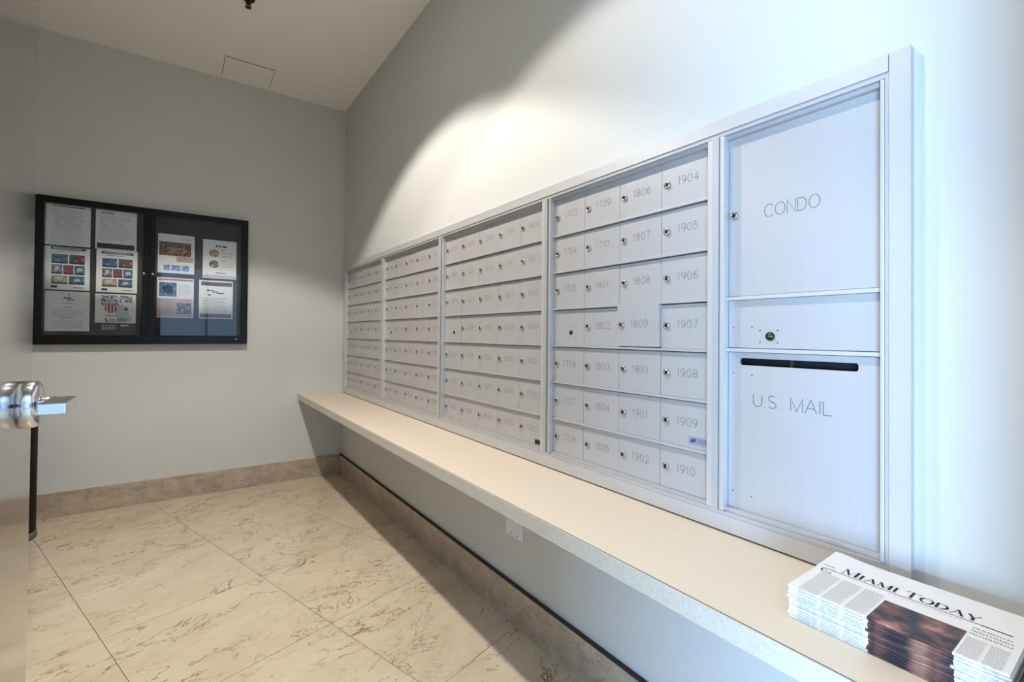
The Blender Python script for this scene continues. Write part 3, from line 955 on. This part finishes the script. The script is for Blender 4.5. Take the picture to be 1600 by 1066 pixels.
def wave(x, y, top):
    """the top copies curl up a little at the back"""
    if not top: return 0.0
    back = max(0.0, (x - NX0) / (NX1 - NX0))
    u_ = (NY0 - y) / (NY0 - NY1)
    return top * back ** 2 * (.0050 * math.exp(-((u_ - .02) / .13) ** 2) + .0006)


ORD = ['lowest', 'second from the bottom', 'third from the bottom', 'fourth from the bottom', 'fifth from the bottom', 'sixth from the bottom', 'sixth from the top', 'fifth from the top', 'fourth from the top', 'third from the top', 'second from the top', 'top']


def shell(mb, prof, i0, i1, ya, yb, off, top, ny=1):
    """strip of the paper's surface between profile points i0..i1 and y ya..yb, lifted off"""
    rows = []
    for k in range(i0, i1 + 1):
        a = Vector(prof[max(k - 1, 0)]); b_ = Vector(prof[min(k + 1, len(prof) - 1)])
        t = (b_ - a).normalized()
        nrm = Vector((t.y, -t.x))      # outward: up on the top sheet, towards the room on the fold
        p = Vector(prof[k]) + nrm * off
        rows.append([(p.x, ya + (yb - ya) * j / ny, p.y + wave(p.x, ya + (yb - ya) * j / ny, top)) for j in range(ny + 1)])
    for k in range(len(rows) - 1):
        for j in range(ny):
            mb.quad(rows[k][j], rows[k][j + 1], rows[k + 1][j + 1], rows[k + 1][j])


def dense(prof, i0, i1, n):
    return prof


for i in range(NP):
    zb = .6982 + i * PH
    t = PH * .97
    jx, jy = random.uniform(-.0025, .0015), random.uniform(-.003, .003)
    if i == NP - 1: jx, jy = 0, 0
    x0, x1 = NX0 + jx, NX1 + jx
    ya, yb = NY0 + jy, NY1 + jy
    top = 1.0 if i == NP - 1 else 0
    prof = paper_profile(zb, x0, x1, t)
    low = 0
    mb = MB()
    ny = 24
    # folded body: outer skin, inner page edges at the back and both sides
    shell(mb, prof, 0, len(prof) - 1, ya, yb, 0, top, ny)
    bot = [(x0 + t / 2 + (x1 - x0 - t / 2) * k / 8, zb) for k in range(9)]
    for k in range(8):
        for j in range(ny):
            p, q = ya + (yb - ya) * j / ny, ya + (yb - ya) * (j + 1) / ny
            mb.quad(*[(bx_, yy, zb + wave(bx_, yy, low)) for bx_, yy in ((bot[k][0], p), (bot[k][0], q), (bot[k + 1][0], q), (bot[k + 1][0], p))])
    for yy in (ya, yb):
        for k in range(8):
            mb.quad((prof[k][0], yy, prof[k][1] + wave(prof[k][0], yy, top)), (prof[k + 1][0], yy, prof[k + 1][1] + wave(prof[k + 1][0], yy, top)),
                    (prof[k + 1][0], yy, zb + wave(prof[k + 1][0], yy, low)), (prof[k][0], yy, zb + wave(prof[k][0], yy, low)))
        fan = [(p[0], yy, p[1]) for p in prof[8:]]
        mb.add(fan, [tuple(range(len(fan)))])
    for j in range(ny):
        a, b_ = ya + (yb - ya) * j / ny, ya + (yb - ya) * (j + 1) / ny
        mb.quad((x1, a, zb + wave(x1, a, low)), (x1, b_, zb + wave(x1, b_, low)), (x1, b_, zb + t + wave(x1, b_, top)), (x1, a, zb + t + wave(x1, a, top)))
    npo = mb.build('newspaper', 'news')
    lab = 'folded newspaper, %s copy of the stack on the counter' % ORD[i] if i < NP - 1 else 'folded newspaper headed MIAMI TODAY on top of the stack'
    tag(npo, lab, 'newspaper', 'stack of newspapers on the counter')
    # photograph wrapping over the fold
    pb = MB()
    first = 8 if i < NP - 1 else 0
    if i == NP - 1:
        # flat part of the photo lies between x=-.184 and the fold
        sub = [(-.184 + (prof[8][0] + .184) * q / 6, prof[8][1]) for q in range(7)] + prof[9:]
    else:
        sub = prof[8:]
    shell(pb, sub, 0, len(sub) - 1, -3.909 + jy, -4.011 + jy, .0003, 0, 1)
    pb.build('front_photo', 'news_photo', npo)
    # columns of small type
    tb = MB()
    rnd = random.Random(i)
    cols = [(-3.806, -3.838), (-3.842, -3.872), (-3.876, -3.905), (-4.014, -4.036), (-4.040, -4.060)]
    if i == NP - 1:
        for (ca, cb) in cols:
            xs_ = -.168 if ca > -4 else -.200
            while xs_ > prof[8][0]:
                e = cb + (ca - cb) * .3 * rnd.random() if rnd.random() < .2 else cb
                z_ = prof[8][1] + .0003
                y_ = ca
                while y_ > e + .001:
                    y2 = max(e, y_ - rnd.uniform(.002, .006))
                    tb.quad(*[(q, yy, z_ + wave(q, yy, top)) for q, yy in ((xs_, y_), (xs_, y2), (xs_ - .0013, y2), (xs_ - .0013, y_))])
                    y_ = y2 - .0010
                xs_ -= .0029
    for (ca, cb) in cols:
        for k in (9, 10, 11, 12, 13, 14):
            yy = ca + jy
            while yy > cb + jy + .003:
                wd = rnd.uniform(.003, .010)
                a, b_ = Vector(prof[k - 1]), Vector(prof[k])
                dxy = (b_ - a)
                p0, p1 = a + dxy * .15, a + dxy * .75
                nr = Vector((dxy.y, -dxy.x)).normalized() * .0003
                e = max(yy - wd, cb + jy)
                tb.quad((p0.x + nr.x, yy, p0.y + nr.y), (p0.x + nr.x, e, p0.y + nr.y), (p1.x + nr.x, e, p1.y + nr.y), (p1.x + nr.x, yy, p1.y + nr.y))
                yy -= wd + rnd.uniform(.001, .004)
    tb.build('small_type', 'newsink', npo)['kind'] = 'stuff'

    if i == NP - 1:
        zt = prof[0][1]
        # rules, emblem, masthead, headline
        rb = MB()
        for a, b_, xa, hw in ((-3.797, -3.816, -.1335, .0009), (-3.816, -4.054, -.1460, .0007), (-4.020, -4.054, -.1460, .0013)):
            nseg = 14
            for k in range(nseg):
                p, q = a + (b_ - a) * k / nseg, a + (b_ - a) * (k + 1) / nseg
                rb.quad(*[(xx, yy, zt + .0004 + wave(xx, yy, top)) for xx, yy in ((xa + hw, p), (xa + hw, q), (xa - hw, q), (xa - hw, p))])
        rb.build('rule', 'newsdark', npo)
        eb = MB()
        ribbon(eb, arc(0, 0, .0105, .0105, 40, 320, 20), [.0005 + .0022 * abs(math.cos(math.radians(40 + 14 * k))) for k in range(21)], Vector((-.155, -3.812, zt + .0004 + wave(-.155, -3.812, top))), Vector((0, -1, 0)), Vector((1, 0, 0)), .0002)
        ribbon(eb, arc(.001, 0, .005, .006, 30, 330, 12), [.0008] * 13, Vector((-.155, -3.812, zt + .0004 + wave(-.155, -3.812, top))), Vector((0, -1, 0)), Vector((1, 0, 0)), .0002)
        eb.build('emblem', 'newsdark', npo)
        TK, TN = .0034, .0008
        SG = {
            'M': (1.05, [([(.10, 0), (.10, 1)], TN), ([(.12, 1), (.52, .04)], TK), ([(.52, 0), (.92, 1)], TN), ([(.94, 1), (.94, 0)], TK), ([(.0, 0), (.22, 0)], TN), ([(.78, 0), (1.08, 0)], TN), ([(.0, 1), (.16, 1)], TN), ([(.9, 1), (1.06, 1)], TN)]),
            'I': (.36, [([(.18, 0), (.18, 1)], TK), ([(.02, 0), (.34, 0)], TN), ([(.02, 1), (.34, 1)], TN)]),
            'A': (.92, [([(.08, 0), (.46, 1)], TN), ([(.44, 1), (.82, 0)], TK), ([(.2, .34), (.66, .34)], TN), ([(.0, 0), (.2, 0)], TN), ([(.66, 0), (.96, 0)], TN)]),
            'T': (.80, [([(.40, 0), (.40, 1)], TK), ([(.04, 1), (.76, 1)], TN), ([(.04, 1), (.04, .8)], TN), ([(.76, 1), (.76, .8)], TN), ([(.22, 0), (.58, 0)], TN)]),
            'O': (.92, [(arc(.46, .5, .42, .5, 0, 360, 24), 'v')]),
            'D': (.90, [([(.14, 0), (.14, 1)], TK), (arc(.3, .5, .52, .5, 90, -90, 16), 'v'), ([(.0, 0), (.3, 0)], TN), ([(.0, 1), (.3, 1)], TN)]),
            'Y': (.84, [([(.08, 1), (.42, .46)], TK), ([(.78, 1), (.42, .46)], TN), ([(.42, .46), (.42, 0)], TK), ([(.0, 1), (.24, 1)], TN), ([(.66, 1), (.88, 1)], TN), ([(.26, 0), (.58, 0)], TN)]),
            ' ': (.30, []),
        }
        word = 'MIAMI TODAY'
        big = {0, 6}
        hs, hb = .020, .0245
        tot = sum(SG[c_][0] * (hb if k in big else hs) + .0022 for k, c_ in enumerate(word))
        kx = .190 / tot
        xp = 0.0
        tb = MB()
        for k, c_ in enumerate(word):
            hh = hb if k in big else hs
            wd, strokes = SG[c_]
            yy = -3.828 - (xp + wd * hh * kx / 2)
            zz = zt + .0005 + wave(-.13, yy, top)
            for pts, wv in strokes:
                P = [(xp + p[0] * hh * kx, p[1] * hh) for p in pts]
                if wv == 'v':
                    nP = len(P)
                    ws = []
                    for q in range(nP):
                        a_ = math.radians((360 if c_ == 'O' else 180) * q / (nP - 1) + (0 if c_ == 'O' else 90))
                        ws.append(TN + (TK - TN) * abs(math.cos(a_)) ** 1.5)
                else:
                    ws = [wv] * len(P)
                ribbon(tb, P, ws, Vector((-.1400, -3.828, zz)), Vector((0, -1, 0)), Vector((1, 0, 0)), .0003)
            xp += wd * hh * kx + .0022 * kx
        tb.build('masthead', 'newsdark', npo, 'MIAMI TODAY masthead in black serif capitals')
        hbm = MB()
        for k, xx in enumerate((-.163, -.174, -.185)):
            rr = random.Random(k + 40)
            yy = -4.014
            while yy > -4.058:
                wd = rr.uniform(.0015, .0035)
                z_ = zt + .0004
                hh = rr.uniform(.0035, .0055)
                hbm.quad((xx + hh / 2, yy, z_), (xx + hh / 2, yy - .0011, z_), (xx - hh / 2, yy - .0011, z_), (xx - hh / 2, yy, z_))
                hbm.quad((xx - hh / 2 + .001, yy, z_), (xx - hh / 2 + .001, yy - wd, z_), (xx - hh / 2, yy - wd, z_), (xx - hh / 2, yy, z_))
                yy -= wd + .0008
        hbm.build('headline', 'ink', npo)
        tgl = MB()
        for yy0 in [-3.905 - .006 * q for q in range(16)]:
            z_ = zt + .0004
            tgl.quad((-.1535, yy0, z_), (-.1535, yy0 - .0042, z_), (-.1560, yy0 - .0042, z_), (-.1560, yy0, z_))
        tgl.build('tagline', 'newsink', npo)

# black tray at the right-hand end of the counter
tr = thing('letter_tray', (-.19, -4.12, .6982), 'black tray edge beside the newspaper stack', 'tray')
MB().bbox(-.31, -.06, -4.172, -4.082, .6983, .7015, .001).build('tray_base', 'bin', tr)
MB().bbox(-.31, -.06, -4.087, -4.080, .7012, .752, .002).build('tray_side', 'bin', tr)
MB().bbox(-.31, -.06, -4.176, -4.170, .7012, .752, .002).build('tray_side', 'bin', tr)
MB().bbox(-.066, -.060, -4.1695, -4.0875, .7012, .752, .002).build('tray_back', 'bin', tr)
for k in range(3):
    o = MB().bbox(-.30 + .004 * k, -.07, -4.168, -4.089, .7017 + .012 * k, .713 + .012 * k, .001).build('leaflet_bundle', 'paper')
    tag(o, ['lowest white leaflet bundle in the black tray', 'middle white leaflet bundle in the black tray', 'top white leaflet bundle in the black tray'][k], 'leaflets', 'leaflets in the black tray')
